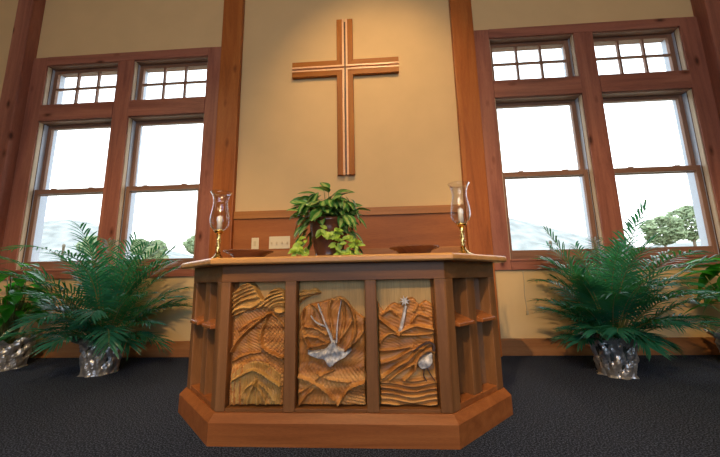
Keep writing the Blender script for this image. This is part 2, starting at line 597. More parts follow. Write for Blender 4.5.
def tree(x, y, h, w, seed, label, group=None):
    rr = random.Random(seed)
    z0 = terrain(x, y) - 0.25
    t = thing('tree', (x, y, z0), label, 'tree', group)
    MB().tube([(0, 0, 0), (0.03 * h * rr.uniform(-1, 1), 0, h * .3), (0, 0, h * .62)], [h * .03, h * .024, h * .012], 7).build('trunk', BARK, t, world=False)
    m = MB()
    for k in range(1500):
        a, u = rr.uniform(0, 2 * PI), rr.uniform(-1, 1)
        rad = rr.uniform(.55, 1.0) ** .5
        bump = 1 + .22 * math.sin(3 * a + seed) + .18 * math.sin(5 * u + 2 * a)
        s_ = math.sqrt(1 - u * u)
        p = Vector((w * .5 * rad * bump * s_ * math.cos(a), w * .5 * rad * bump * s_ * math.sin(a), h * .62 + h * .40 * rad * u))
        d = Vector((rr.uniform(-1, 1), rr.uniform(-1, 1), rr.uniform(-1, 1))).normalized()
        e = d.orthogonal().normalized()
        sz = h * rr.uniform(.045, .085)
        m.add([p - d * sz, p + e * sz * .6, p + d * sz, p - e * sz * .6], [(0, 1, 2, 3)])
    m.build('crown', TREEM, t, world=False)
    return t


for k, (x, y, h, w, lab) in enumerate((
        (-20.2, 17.0, 1.8, 1.5, 'pale green tree seen in the far left window, just left of the mullion'),
        (-17.6, 18.0, 1.5, 1.3, 'pale tree at the left side of the second window from the left'),
        (-15.5, 17.0, 1.4, 1.2, 'low pale tree behind the sapling in the second window from the left'),
        (-14.3, 19.5, 1.8, 1.3, 'pale tree at the right edge of the second window from the left'),
        (15.6, 14.0, 2.0, 1.6, 'shorter pale green tree above the right palm in the far right window'),
        (18.6, 15.5, 2.6, 2.0, 'taller pale green tree at the right edge of the far right window'))):
    tree(x, y, h, w, 20 + k, lab)

st = tree(-6.5, 5.0, 1.42, 0.55, 77, 'small dark sapling just outside the second window from the left')
for nm_x, nm_y, hh, lab in ((-6.12, 2.0, 1.62, 'thin grey post outside the far left window'),
                            (3.05, 2.0, 1.45, 'thin grey post outside the window just right of the centre')):
    z0 = terrain(nm_x, nm_y) - .25
    p = MB().lathe([(0.022, 0), (0.022, hh - .02), (0.026, hh - .02), (0.026, hh + .02), (0.012, hh + .04)], (nm_x, nm_y, z0), 10).build('post', GREYP)
    p['label'] = lab
    p['category'] = 'post'

# ------------------------------------------------------------------ wall cross
cr = thing('wall_cross', (XC, -0.01, 2.10), 'large orange-brown wooden cross with pale inlay lines hung on the tan wall', 'cross')
zb, zt, za = 2.10, 4.25, 3.545
hw, ha, gr_, inl = 0.106, 0.69, 0.012, 0.022
yf, ym = -0.055, -0.012
MB().box(XC - .09, XC + .09, -.02, 0, zb + .01, zt - .01).box(XC - ha + .01, XC - .09, -.02, 0, za - .09, za + .09).box(XC + .09, XC + ha - .01, -.02, 0, za - .09, za + .09).build('back_board', GROOVE, cr)
for sx_ in (-1, 1):
    for sz_ in (-1, 1):
        zend = (zt if sz_ > 0 else zb) - za
        zl = abs(zend)

        def P(u, w_, y):
            return (XC + sx_ * u, y, za + sz_ * w_)
        # upright half and level half of the quadrant, mitred together
        a1 = gr_ + inl
        up = [(a1, a1), (hw, hw), (hw, zl), (a1, zl)]
        le = [(a1, a1), (ha, a1), (ha, hw), (hw, hw)]
        for poly, mm, nm in ((up, CROSSZ, 'upright_board'), (le, CROSSX, 'arm_board')):
            q = MB().loft([[P(u, w_, ym) for u, w_ in poly], [P(u, w_, yf) for u, w_ in poly]]).build(nm, mm, cr, bevel=0.003)
        pi = [(gr_, gr_), (ha, gr_), (ha, a1), (a1, a1), (a1, zl), (gr_, zl)]
        MB().loft([[P(u, w_, ym) for u, w_ in pi], [P(u, w_, yf - .002) for u, w_ in pi]]).build('inlay_strip', INLAY, cr)

# ------------------------------------------------------------------ wall plates
t = thing('light_switch_plate', (-1.17, -.02, 1.205), 'wide ivory four-gang light switch plate on the wainscot above the left bowl', 'light switch')
MB().box(-1.30, -1.045, -.026, -.018, 1.222, 1.372).build('plate', PLATE, t, bevel=0.004)
for k in range(4):
    x = -1.30 + .255 * (k + .5) / 4
    MB().box(x - .008, x + .008, -.040, -.026, 1.278, 1.306).build('toggle', DKPL, t, bevel=0.002)
t = thing('blank_wall_plate', (-1.47, -.02, 1.205), 'small narrow ivory outlet plate left of the switch plate', 'wall plate')
MB().box(-1.515, -1.425, -.026, -.018, 1.222, 1.362).build('plate', PLATE, t, bevel=0.004)
MB().box(-1.486, -1.454, -.031, -.026, 1.262, 1.322).build('insert', DKPL, t, bevel=0.002)

# thin pull cord / cable hanging on the wall right of the altar
c = MB().tube([(1.62 + .004 * math.sin(k), -.006, .90 - .055 * k) for k in range(9)], .004, 6).box(1.612, 1.634, -.018, -.002, .43, .47).build('cord', CORD)
c['label'] = 'thin pale cord hanging on the wall between the altar and the right palm'
c['category'] = 'cord'

# ------------------------------------------------------------------ altar
AX = -0.272
AF, AB = -1.88, -0.95
altar = thing('altar', (AX, -1.45, 0), 'large oak altar with canted ends and three carved front panels', 'altar')


def octo(d):
    """altar outline moved outwards by d, counter-clockwise from the front left corner"""
    k = d * math.tan(math.radians(22.5))
    hf, hb = 0.655 + k, 1.085 + d
    y1 = AF + 0.41
    y2 = AB - 0.41
    return [(AX - hf, AF - d), (AX + hf, AF - d), (AX + hb, y1 - k), (AX + hb, y2 + k),
            (AX + hf, AB + d), (AX - hf, AB + d), (AX - hb, y2 + k), (AX - hb, y1 - k)]


def ring(d, z):
    return [(x, y, z) for x, y in octo(d)]


BD = -0.038
pl = MB()
pl.loft([ring(0, 0), ring(0, .112), ring(-.006, .120), ring(BD + .004, .150), ring(BD - .02, .150)])
pl.build('plinth', OAKX, altar)
tp = MB().loft([ring(.034, .945), ring(.043, .953), ring(.043, .976), ring(.035, .985)])
tp.build('altar_top', TOPX, altar, bevel=0.003)


def face(k):
    o = octo(BD)
    a, b_ = Vector((*o[k], 0)), Vector((*o[(k + 1) % 8], 0))
    d = (b_ - a)
    L = d.length
    d.normalize()
    n_ = Vector((d.y, -d.x, 0))
    return a, d, n_, L


def fbox(mb, k, s0, s1, z0, z1, din, dout, m=0):
    a, d, n_, L = face(k)
    return mb.obox(a + d * s0 - n_ * din + Vector((0, 0, z0)), d * (s1 - s0), n_ * (din + dout), Vector((0, 0, z1 - z0)), m)


ZB, ZF, ZT = 0.150, 0.848, 0.945
# frieze band right round
MB().loft([ring(BD, ZF), ring(BD, ZT), ring(BD - .05, ZT), ring(BD - .05, ZF)], cap=False).build('frieze_rail', FRIEZEX, altar, bevel=0.003)
# plain body behind the frame
MB().loft([ring(BD - .16, ZB - .01), ring(BD - .16, ZT)]).build('carcass', BACKZ, altar)
# front: posts at the corners, mullions between the carved panels
L0 = face(0)[3]
mid = L0 / 2
sp = [(0.0, mid - .588), (mid - .266, mid - .200), (mid + .190, mid + .256), (mid + .578, L0)]
for k, (s0, s1) in enumerate(sp):
    fbox(MB(), 0, s0, s1, ZB, ZF, .07, 0.0).build('corner_post' if k in (0, 3) else 'mullion', OAKZ, altar, bevel=0.006)
opn = [(sp[0][1], sp[1][0]), (sp[1][1], sp[2][0]), (sp[2][1], sp[3][0])]
for s0, s1 in opn:
    fbox(MB(), 0, s0, s1, ZB, ZB + .018, .08, -.004).build('bottom_rail', FRIEZEX, altar, bevel=0.002)
    fbox(MB(), 0, s0, s1, ZB, ZF, .086, -.074).build('back_panel', BACKZ, altar)
# sides and back
for k in range(1, 8):
    L = face(k)[3]
    canted_front = k in (1, 7)
    if L < .3:
        fbox(MB(), k, 0, L, ZB, ZF, .15, 0.0).build('end_board', OAKZ, altar, bevel=0.004)
        continue
    pw = .075 if canted_front else .11
    for s0, s1 in ((0.0, pw), (L - pw, L)):
        fbox(MB(), k, s0, s1, ZB, ZF, .150 if canted_front else .07, 0.0).build('corner_post', OAKZ, altar, bevel=0.005)
    fbox(MB(), k, pw, L - pw, ZB, ZF, .150 if canted_front else .086, -.135 if canted_front else -.066).build('side_panel', CHERZ, altar)
    fbox(MB(), k, pw, L - pw, ZB, ZB + .03, .075, -.004).build('bottom_rail', OAKX, altar, bevel=0.003)
    if canted_front:
        m_ = L / 2
        ub = fbox(MB(), k, m_ - .045, m_ + .045, ZB, ZF, .135, -.012).build('cross_upright', OAKZ, altar, bevel=0.004)
        # the arms: two sloped ledges either side of the upright
        a_, d_, n_, _ = face(k)
        for s0, s1 in ((pw, m_ - .045), (m_ + .045, L - pw)):
            q = MB()
            pr = [(-.135, .580), (.026, .580), (.026, .598), (-.135, .655)]
            q.loft([[a_ + d_ * s + n_ * o_ + Vector((0, 0, z)) for o_, z in pr] for s in (s0, s1)])
            q.build('cross_arm', OAKP, altar, bevel=0.003)

# ---- carved reliefs on the front
FA, FD, FN, FL = face(0)


def dpoly(U, V, pts):
    d = np.full(U.shape, 9.0)
    for (x0, y0), (x1, y1) in zip(pts[:-1], pts[1:]):
        dx, dy = x1 - x0, y1 - y0
        t_ = np.clip(((U - x0) * dx + (V - y0) * dy) / (dx * dx + dy * dy + 1e-9), 0, 1)
        d = np.minimum(d, np.hypot(U - x0 - t_ * dx, V - y0 - t_ * dy))
    return d


def smooth_pts(pts, n_=6):
    out = []
    P = [pts[0]] + list(pts) + [pts[-1]]
    for i in range(1, len(P) - 2):
        for k in range(n_):
            t_ = k / n_
            q = []
            for c_ in (0, 1):
                a, b_, c2, d_ = P[i - 1][c_], P[i][c_], P[i + 1][c_], P[i + 2][c_]
                q.append(.5 * (2 * b_ + (c2 - a) * t_ + (2 * a - 5 * b_ + 4 * c2 - d_) * t_ ** 2 + (3 * b_ - a - 3 * c2 + d_) * t_ ** 3))
            out.append(tuple(q))
    out.append(pts[-1])
    return out


def ridge(H, U, V, pts, w_, a_):
    d = dpoly(U, V, smooth_pts(pts))
    return H + 1.6 * a_ * np.exp(-(d / (w_ * .78)) ** 2)


def fnoise(U, V, seed, f):
    rr = np.random.RandomState(seed)
    out = np.zeros_like(U)
    for k in range(7):
        a = rr.uniform(0, 2 * PI)
        ff = f * rr.uniform(.6, 1.6)
        out += np.sin(ff * (U * np.cos(a) + V * np.sin(a)) + rr.uniform(0, 6.28))
    return out / 4


def relief(name, s0, s1, z0, z1, lowf, topf, hf, material, parent, nu=70, nv=130, d0=.074):
    """carved slab: u across and v up in metres, outline lowf(u)..topf(u), surface height hf(U,V)"""
    u = np.linspace(s0, s1, nu)
    lo, to = lowf(u), topf(u)
    w_ = np.linspace(0, 1, nv)[:, None]
    V = lo[None, :] + (to - lo)[None, :] * w_
    U = np.broadcast_to(u[None, :], V.shape)
    H = hf(U, V)
    edge = np.minimum(np.minimum((U - s0), (s1 - U)), np.minimum(V - lo[None, :], to[None, :] - V))
    H = .022 + (H - .022) * 1.22
    H = H * np.clip(.35 + edge / .012, 0, 1)
    vs = []
    for j in range(nv):
        for i in range(nu):
            vs.append(FA + FD * U[j, i] + FN * (-d0 + max(.004, H[j, i])) + Vector((0, 0, V[j, i])))
    nb = len(vs)
    for j in range(nv):
        for i in range(nu):
            if j in (0, nv - 1) or i in (0, nu - 1):
                pass
    fs = [(j * nu + i, j * nu + i + 1, (j + 1) * nu + i + 1, (j + 1) * nu + i) for j in range(nv - 1) for i in range(nu - 1)]
    bd = [(0, i) for i in range(nu)] + [(j, nu - 1) for j in range(1, nv)] + [(nv - 1, i) for i in range(nu - 2, -1, -1)] + [(j, 0) for j in range(nv - 2, 0, -1)]
    for j, i in bd:
        vs.append(FA + FD * U[j, i] + FN * (-d0) + Vector((0, 0, V[j, i])))
    nbd = len(bd)
    for k in range(nbd):
        j, i = bd[k]
        j2, i2 = bd[(k + 1) % nbd]
        fs.append((j * nu + i, nb + k, nb + (k + 1) % nbd, j2 * nu + i2))
    return MB().add(vs, fs, 0, True).build(name, material, parent)


def interp(pts):
    xs_, ys_ = zip(*pts)
    return lambda u: np.interp(u, xs_, ys_)


def flat(z):
    return lambda u: np.full_like(u, z)


def scurve(pts):
    p_ = smooth_pts(pts, 8)
    return interp(p_)


# panel 1: hills under heaped clouds
s0, s1 = opn[0][0] + .004, opn[0][1] - .004
W = s1 - s0
zb_ = ZB + .022
ux = lambda f: s0 + W * f


def UV(lst):
    return [(ux(a), zb_ + b_) for a, b_ in lst]


def h1(U, V):
    H = np.full(U.shape, .028) + .0030 * fnoise(U, V, 3, 75)
    H += .0022 * np.sin((U * .8 + V) * 330 + 6 * fnoise(U, V, 8, 22)) + .0022 * np.sin((U - V * .7) * 300 + 6 * fnoise(U, V, 6, 22)) * (U > ux(.6))
    H = ridge(H, U, V, UV([(0.025, 0.287), (0.125, 0.340), (0.231, 0.380), (0.450, 0.438), (0.713, 0.497)]), 0.008, 0.02)
    H = ridge(H, U, V, UV([(0.713, 0.497), (0.588, 0.415), (0.556, 0.353), (0.613, 0.304), (0.762, 0.275), (1.000, 0.248)]), 0.008, 0.018)
    H = ridge(H, U, V, UV([(0.713, 0.497), (0.875, 0.459), (1.000, 0.406)]), 0.006, 0.01)
    H = ridge(H, U, V, UV([(0.138, 0.397), (0.356, 0.450), (0.606, 0.476)]), 0.006, 0.009)
    H = ridge(H, U, V, UV([(0.044, 0.231), (0.263, 0.266), (0.544, 0.280)]), 0.006, 0.009)
    hill = scurve(UV([(0.000, 0.182), (0.200, 0.217), (0.450, 0.252), (0.700, 0.235), (1.000, 0.175)]))(U)
    H += .012 / (1 + np.exp(-(hill - V) / .004))
    H = ridge(H, U, V, UV([(0.062, 0.004), (0.050, 0.108), (0.075, 0.210)]), 0.004, 0.01)
    H = ridge(H, U, V, UV([(0.125, 0.004), (0.113, 0.108), (0.138, 0.210)]), 0.004, 0.01)
    H = ridge(H, U, V, UV([(0.225, 0.004), (0.212, 0.108), (0.237, 0.210)]), 0.004, 0.01)
    return H


rel1 = relief('carved_panel', s0, s1, zb_, 0, flat(zb_), scurve(UV([(0, .50), (.3, .53), (.7, .54), (1, .52)])), h1, CARVE, altar)
rel1['label'] = 'carved panel of hills under heaped clouds'


def hcloud(U, V):
    ph = (V - .38 * U) * 215 + 5.5 * fnoise(U, V, 11, 30)
    return .054 + .010 * np.sin(ph) + .005 * np.sin(ph * 1.9 + 2) + .004 * fnoise(U, V, 4, 90)


relief('cloud', s0, s1, 0, 0, scurve(UV([(0.000, 0.473), (0.200, 0.497), (0.419, 0.514), (0.606, 0.525), (0.762, 0.511), (0.887, 0.490), (1.000, 0.497)])),
       scurve(UV([(0.000, 0.578), (0.037, 0.623), (0.138, 0.654), (0.294, 0.675), (0.412, 0.651), (0.500, 0.602), (0.588, 0.571), (0.669, 0.606), (0.762, 0.634), (0.863, 0.637), (0.950, 0.620), (1.000, 0.588)])), hcloud, CLOUDW, rel1, 64, 80)


def hmeadow(U, V):
    H = .044 + .0028 * np.sin(U * 420 + 9 * fnoise(U, V, 2, 25)) + .003 * fnoise(U, V, 5, 90)
    H = ridge(H, U, V, UV([(0.075, 0.135), (0.231, 0.161), (0.419, 0.189), (0.606, 0.175), (0.762, 0.144), (0.981, 0.105)]), 0.006, 0.016)
    H = ridge(H, U, V, UV([(0.550, 0.004), (0.525, 0.082), (0.500, 0.152)]), 0.005, 0.012)
    H = ridge(H, U, V, UV([(0.356, 0.004), (0.419, 0.073), (0.512, 0.135)]), 0.005, 0.012)
    H = ridge(H, U, V, UV([(0.713, 0.004), (0.625, 0.065), (0.487, 0.126)]), 0.005, 0.012)
    H = ridge(H, U, V, UV([(0.838, 0.030), (0.700, 0.091), (0.575, 0.122)]), 0.005, 0.01)
    H = ridge(H, U, V, UV([(0.263, 0.038), (0.325, 0.091), (0.463, 0.122)]), 0.005, 0.01)
    return H


relief('meadow', ux(.03), ux(.97), 0, 0, flat(zb_ + .004), scurve(UV([(0.025, 0.161), (0.200, 0.207), (0.450, 0.241), (0.700, 0.224), (0.975, 0.165)])), hmeadow, GRASSW, rel1, 70, 70)

# panel 2: a dove before a flame-shaped tree
s0, s1 = opn[1][0] + .004, opn[1][1] - .004
W = s1 - s0


def h2(U, V):
    H = np.full(U.shape, .028) + .0030 * fnoise(U, V, 13, 75)
    H += .0020 * np.sin((U - V * .5) * 330 + 6 * fnoise(U, V, 18, 22))
    H = ridge(H, U, V, UV([(0.094, 0.535), (0.064, 0.462), (0.084, 0.383), (0.173, 0.304)]), 0.008, 0.022)
    H = ridge(H, U, V, UV([(0.094, 0.535), (0.208, 0.546), (0.332, 0.497), (0.406, 0.427)]), 0.007, 0.018)
    H = ridge(H, U, V, UV([(0.505, 0.571), (0.470, 0.514), (0.505, 0.427), (0.540, 0.348)]), 0.007, 0.018)
    H = ridge(H, U, V, UV([(0.639, 0.581), (0.752, 0.546), (0.837, 0.480), (0.856, 0.401), (0.802, 0.331), (0.703, 0.284)]), 0.008, 0.022)
    H = ridge(H, U, V, UV([(0.668, 0.567), (0.698, 0.497), (0.678, 0.410), (0.619, 0.331)]), 0.007, 0.018)
    H = ridge(H, U, V, UV([(0.109, 0.418), (0.282, 0.406), (0.431, 0.371)]), 0.006, 0.014)
    H = ridge(H, U, V, UV([(0.158, 0.308), (0.307, 0.315), (0.455, 0.329)]), 0.006, 0.016)
    H = ridge(H, U, V, UV([(0.827, 0.462), (0.752, 0.410), (0.639, 0.353)]), 0.006, 0.014)
    H = ridge(H, U, V, UV([(0.975, 0.392), (0.876, 0.340), (0.767, 0.304)]), 0.006, 0.014)
    H = ridge(H, U, V, UV([(0.233, 0.497), (0.257, 0.445), (0.371, 0.406)]), 0.006, 0.012)
    H = ridge(H, U, V, UV([(0.124, 0.366), (0.282, 0.357), (0.406, 0.336)]), 0.006, 0.014)
    hill = scurve(UV([(0.000, 0.196), (0.183, 0.217), (0.480, 0.173), (0.728, 0.185), (1.000, 0.217)]))(U)
    H += .008 / (1 + np.exp(-(hill - V) / .004))
    H = ridge(H, U, V, UV([(0.015, 0.156), (0.208, 0.130), (0.381, 0.091), (0.540, 0.035)]), 0.007, 0.018)
    H = ridge(H, U, V, UV([(1.000, 0.126), (0.851, 0.108), (0.728, 0.081), (0.589, 0.007)]), 0.007, 0.018)
    H = ridge(H, U, V, UV([(0.035, 0.007), (0.124, 0.051), (0.243, 0.091)]), 0.006, 0.014)
    H = ridge(H, U, V, UV([(0.282, 0.173), (0.480, 0.138), (0.752, 0.126)]), 0.006, 0.012)
    H = ridge(H, U, V, UV([(0.282, 0.138), (0.381, 0.165), (0.530, 0.182)]), 0.006, 0.012)
    H = ridge(H, U, V, UV([(0.015, 0.068), (0.134, 0.091), (0.233, 0.121)]), 0.005, 0.01)
    wat = (U > ux(.66) + (V - zb_) * .6) & (V < zb_ + .115)
    H += .004 * np.sin(V * 400 + U * 60) * wat
    H += .0022 * np.sin((U * .8 + V * .6) * 360 + 3 * fnoise(U, V, 9, 30)) * (V < zb_ + .2) * (~wat)
    return H


rel2 = relief('carved_panel', s0, s1, 0, 0, flat(zb_),
              scurve(UV([(0.000, 0.466), (0.045, 0.508), (0.158, 0.542), (0.332, 0.556), (0.505, 0.574), (0.629, 0.585), (0.738, 0.560), (0.817, 0.518), (0.901, 0.486), (1.000, 0.462)])), h2, CARVE, altar)
rel2['label'] = 'carved panel of a silver dove against a flame-shaped tree'
relief('cloud', s0, ux(.33), 0, 0, scurve(UV([(0, .545), (.1, .575), (.22, .592), (.33, .602)])),
       scurve(UV([(0, .60), (.05, .625), (.15, .622), (.24, .635), (.33, .612)])), lambda U, V: hcloud(U, V) - .014, CLOUDW, rel2, 36, 24)


def hdove(U, V):
    return .052 + .008 * fnoise(U, V, 21, 110) + .0015 * np.sin(U * 300 + 4 * fnoise(U, V, 22, 30))


relief('dove', ux(.144), ux(.80), 0, 0, scurve(UV([(0.144, 0.270), (0.282, 0.243), (0.406, 0.235), (0.480, 0.196), (0.579, 0.224), (0.703, 0.250), (0.805, 0.284)])), scurve(UV([(0.144, 0.290), (0.282, 0.290), (0.406, 0.301), (0.480, 0.326), (0.540, 0.353), (0.589, 0.313), (0.703, 0.294), (0.805, 0.301)])), hdove, SILVERP, rel2, 70, 40)


def strip(name, pts, w0, w1, hgt, material, parent):
    """raised carved strip along a line on the front"""
    q = MB()
    pts = smooth_pts(UV(pts), 5)
    rings = []
    for i, (u, v) in enumerate(pts):
        p0, p1 = pts[max(0, i - 1)], pts[min(len(pts) - 1, i + 1)]
        tx, ty = p1[0] - p0[0], p1[1] - p0[1]
        ln = math.hypot(tx, ty) or 1
        nx_, ny_ = -ty / ln, tx / ln
        w_ = w0 + (w1 - w0) * i / (len(pts) - 1)
        prof = [(-1, -.014), (-.6, 0), (.6, 0), (1, -.014)]
        rings.append([FA + FD * (u + nx_ * w_ * a) + FN * (-.074 + hgt + b_) + Vector((0, 0, v + ny_ * w_ * a)) for a, b_ in prof])
    q.loft(rings, smooth=False)
    return q.build(name, material, parent)


strip('trunk_inlay', [(0.530, 0.322), (0.480, 0.378), (0.391, 0.453), (0.302, 0.546)], .010, .004, .054, SILVERP, rel2)
strip('branch_inlay', [(0.431, 0.418), (0.282, 0.441), (0.193, 0.480)], .005, .003, .052, SILVERP, rel2)
strip('branch_inlay', [(0.579, 0.331), (0.599, 0.445), (0.653, 0.560)], .006, .003, .053, SILVERP, rel2)

# panel 3: star over waves with a heron
s0, s1 = opn[2][0] + .004, opn[2][1] - .004
W = s1 - s0


def h3(U, V):
    H = np.full(U.shape, .027) + .0030 * fnoise(U, V, 31, 75)
    H += .0018 * np.sin((U * .5 + V) * 330 + 6 * fnoise(U, V, 38, 22)) * (V > zb_ + .3)
    H = ridge(H, U, V, UV([(0.012, 0.464), (0.163, 0.423), (0.355, 0.378)]), 0.008, 0.02)
    H = ridge(H, U, V, UV([(0.355, 0.378), (0.512, 0.402), (0.686, 0.416), (0.977, 0.396)]), 0.008, 0.02)
    H = ridge(H, U, V, UV([(0.355, 0.372), (0.657, 0.368), (0.988, 0.378)]), 0.007, 0.016)
    H = ridge(H, U, V, UV([(0.017, 0.323), (0.105, 0.358), (0.238, 0.378), (0.355, 0.368)]), 0.007, 0.016)
    H = ridge(H, U, V, UV([(0.076, 0.478), (0.221, 0.504), (0.337, 0.478)]), 0.007, 0.014)
    H = ridge(H, U, V, UV([(0.599, 0.435), (0.715, 0.478), (0.890, 0.461)]), 0.006, 0.012)
    H = ridge(H, U, V, UV([(0.657, 0.495), (0.744, 0.538), (0.831, 0.504)]), 0.006, 0.01)
    H = ridge(H, U, V, UV([(0.047, 0.143), (0.308, 0.203), (0.512, 0.237), (0.686, 0.286), (0.948, 0.332)]), 0.008, 0.018)
    H = ridge(H, U, V, UV([(0.017, 0.220), (0.308, 0.246), (0.541, 0.286), (0.773, 0.306)]), 0.007, 0.016)
    H = ridge(H, U, V, UV([(0.163, 0.134), (0.424, 0.189), (0.599, 0.220)]), 0.007, 0.016)
    H = ridge(H, U, V, UV([(0.424, 0.134), (0.599, 0.186), (0.657, 0.246), (0.831, 0.286), (0.988, 0.275)]), 0.008, 0.018)
    H = ridge(H, U, V, UV([(0.017, 0.286), (0.308, 0.292), (0.599, 0.306)]), 0.006, 0.012)
    lowz = 1 / (1 + np.exp((V - zb_ - .135 - .01 * np.sin(U * 30)) / .006))
    H += lowz * (.008 + .009 * np.sin((V - zb_) * 235 + 1.6 * np.sin(U * 24 + 1) + 1.2 * np.sin(U * 13)))
    return H


rel3 = relief('carved_panel', s0, s1, 0, 0, flat(zb_),
              scurve(UV([(0, .555), (.1, .50), (.2, .525), (.3, .545), (.42, .535), (.55, .565), (.66, .57), (.76, .535), (.88, .555), (1, .53)])), h3, CARVE, altar)
rel3['label'] = 'carved panel of a heron wading in waves under a star'
q = MB()
cu, cz = ux(.49), zb_ + .553
pts = []
for k in range(16):
    a = 2 * PI * k / 16 + .2
    rr_ = .030 if k % 2 == 0 else .012
    pts.append((cu + rr_ * math.cos(a), cz + rr_ * math.sin(a)))
q.loft([[FA + FD * u + FN * (-.074 + h_) + Vector((0, 0, v)) for u, v in pts] for h_ in (.02, .048)])
q.build('star', SILVERP, rel3)
strip('star_beam', [(0.506, 0.526), (0.459, 0.461), (0.390, 0.384)], .008, .012, .046, SILVERP, rel3)
relief('heron_body', ux(.66), ux(.94), 0, 0,
       scurve(UV([(0.660, 0.217), (0.727, 0.189), (0.831, 0.196), (0.913, 0.224), (0.940, 0.246)])),
       scurve(UV([(0.660, 0.227), (0.727, 0.248), (0.831, 0.268), (0.913, 0.282), (0.940, 0.272)])),
       lambda U, V: .060 + .006 * fnoise(U, V, 41, 90), SILVERP, rel3, 34, 30)
strip('heron_wing', [(0.610, 0.182), (0.657, 0.237), (0.773, 0.279), (0.924, 0.296)], .006, .010, .064, CARVE, rel3)
strip('heron_head', [(0.948, 0.286), (0.959, 0.316), (0.866, 0.330), (0.738, 0.313), (0.599, 0.286)], .010, .003, .062, DARKP, rel3)
strip('heron_leg', [(0.785, 0.196), (0.762, 0.160), (0.808, 0.131)], .003, .003, .058, DARKP, rel3)
strip('heron_leg', [(0.831, 0.200), (0.878, 0.165), (0.948, 0.134)], .003, .003, .058, DARKP, rel3)

# ------------------------------------------------------------------ things on the altar
AZ = 0.985
RB = random.Random(3)


def hurricane(x, y, label):
    t = thing('hurricane_lamp', (x, y, AZ), label, 'candle holder', 'brass hurricane candle holders on the altar')
    base = [(0.0, 0), (.062, 0), (.064, .006), (.058, .012), (.036, .024), (.020, .042), (.013, .058)]
    stem = []
    for k in range(15):
        u = k / 14
        stem.append((.012 + .005 * math.cos(k * PI), .058 + .125 * u))
    cup = [(.014, .186), (.024, .192), (.030, .200), (.034, .208), (.030, .212), (.0, .212)]
    MB().lathe(base, n=32).build('foot', BRASS, t, world=False)
    MB().lathe(stem, n=18, wob=lambda r_, z, a, k: (r_ * (1 + .16 * math.sin(3 * a + z * 95)), z)).build('twisted_stem', BRASS, t, world=False)
    MB().lathe(cup, n=28).build('cup', BRASS, t, world=False)
    MB().lathe([(0, .210), (.0165, .210), (.0165, .305), (.012, .309), (0, .307)], n=20).tube([(0, 0, .305), (.001, 0, .319)], .0014, 6).build('candle', WAX, t, world=False)
    g_ = [(.020, .212), (.038, .216), (.054, .234), (.062, .266), (.061, .305), (.053, .350), (.047, .390), (.048, .425), (.056, .455), (.070, .478)]
    inn = [(r_ - .003, z + .001) for r_, z in reversed(g_)]
    MB().lathe(g_ + inn, n=40, cap=False).build('glass_chimney', CHIM, t, world=False)
    return t


hurricane(-1.075, -1.60, 'brass hurricane candle holder on the left end of the altar')
hurricane(0.545, -1.60, 'brass hurricane candle holder on the right end of the altar')


def bowl(x, y, label, rot=0):
    t = thing('wooden_bowl', (x, y, AZ), label, 'bowl', 'shallow wooden bowls on the altar')
    t.rotation_euler[2] = rot
    prof = [(0, 0), (.085, 0), (.088, .006), (.098, .020), (.118, .048), (.165, .066), (.168, .071), (.164, .074), (.115, .056), (.09, .026), (0, .022)]
    MB().lathe(prof, n=48).build('bowl_body', BOWL, t, world=False)


bowl(-0.905, -1.50, 'shallow dark wooden bowl on the altar beside the left hurricane lamp')
bowl(0.245, -1.50, 'shallow dark wooden bowl on the altar beside the right hurricane lamp', 1.1)


# potted leafy plant in the middle of the altar
def leaf(mb, base, d, up, ln, wd_, bend=.25, mi=(0, 1), heart=.45):
    """oval pointed leaf with a heart stripe, folded a little along its midrib"""
    d = Vector(d).normalized()
    up = Vector(up)
    sd = d.cross(up)
    if sd.length < 1e-4:
        sd = d.orthogonal()
    sd.normalize()
    up = sd.cross(d).normalized()
    N = 7
    rows = []
    for i in range(N + 1):
        t_ = i / N
        w_ = wd_ * (math.sin(PI * min(1, t_ ** .8)) ** .8) if 0 < t_ < 1 else 0.002
        c_ = Vector(base) + d * ln * t_ - up * bend * ln * t_ * t_
        rows.append([c_ - sd * w_ + up * w_ * .25, c_ - sd * w_ * heart + up * w_ * .08, c_, c_ + sd * w_ * heart + up * w_ * .08, c_ + sd * w_ + up * w_ * .25])
    o = len(mb.v)
    for i, r_ in enumerate(rows):
        mb.v += [tuple(p) for p in r_]
    for i in range(N):
        for k in range(4):
            a = o + i * 5 + k
            mb.f.append([a, a + 1, a + 6, a + 5])
            mb.m.append(mi[1] if k in (1, 2) else mi[0])
            mb.s.append(True)


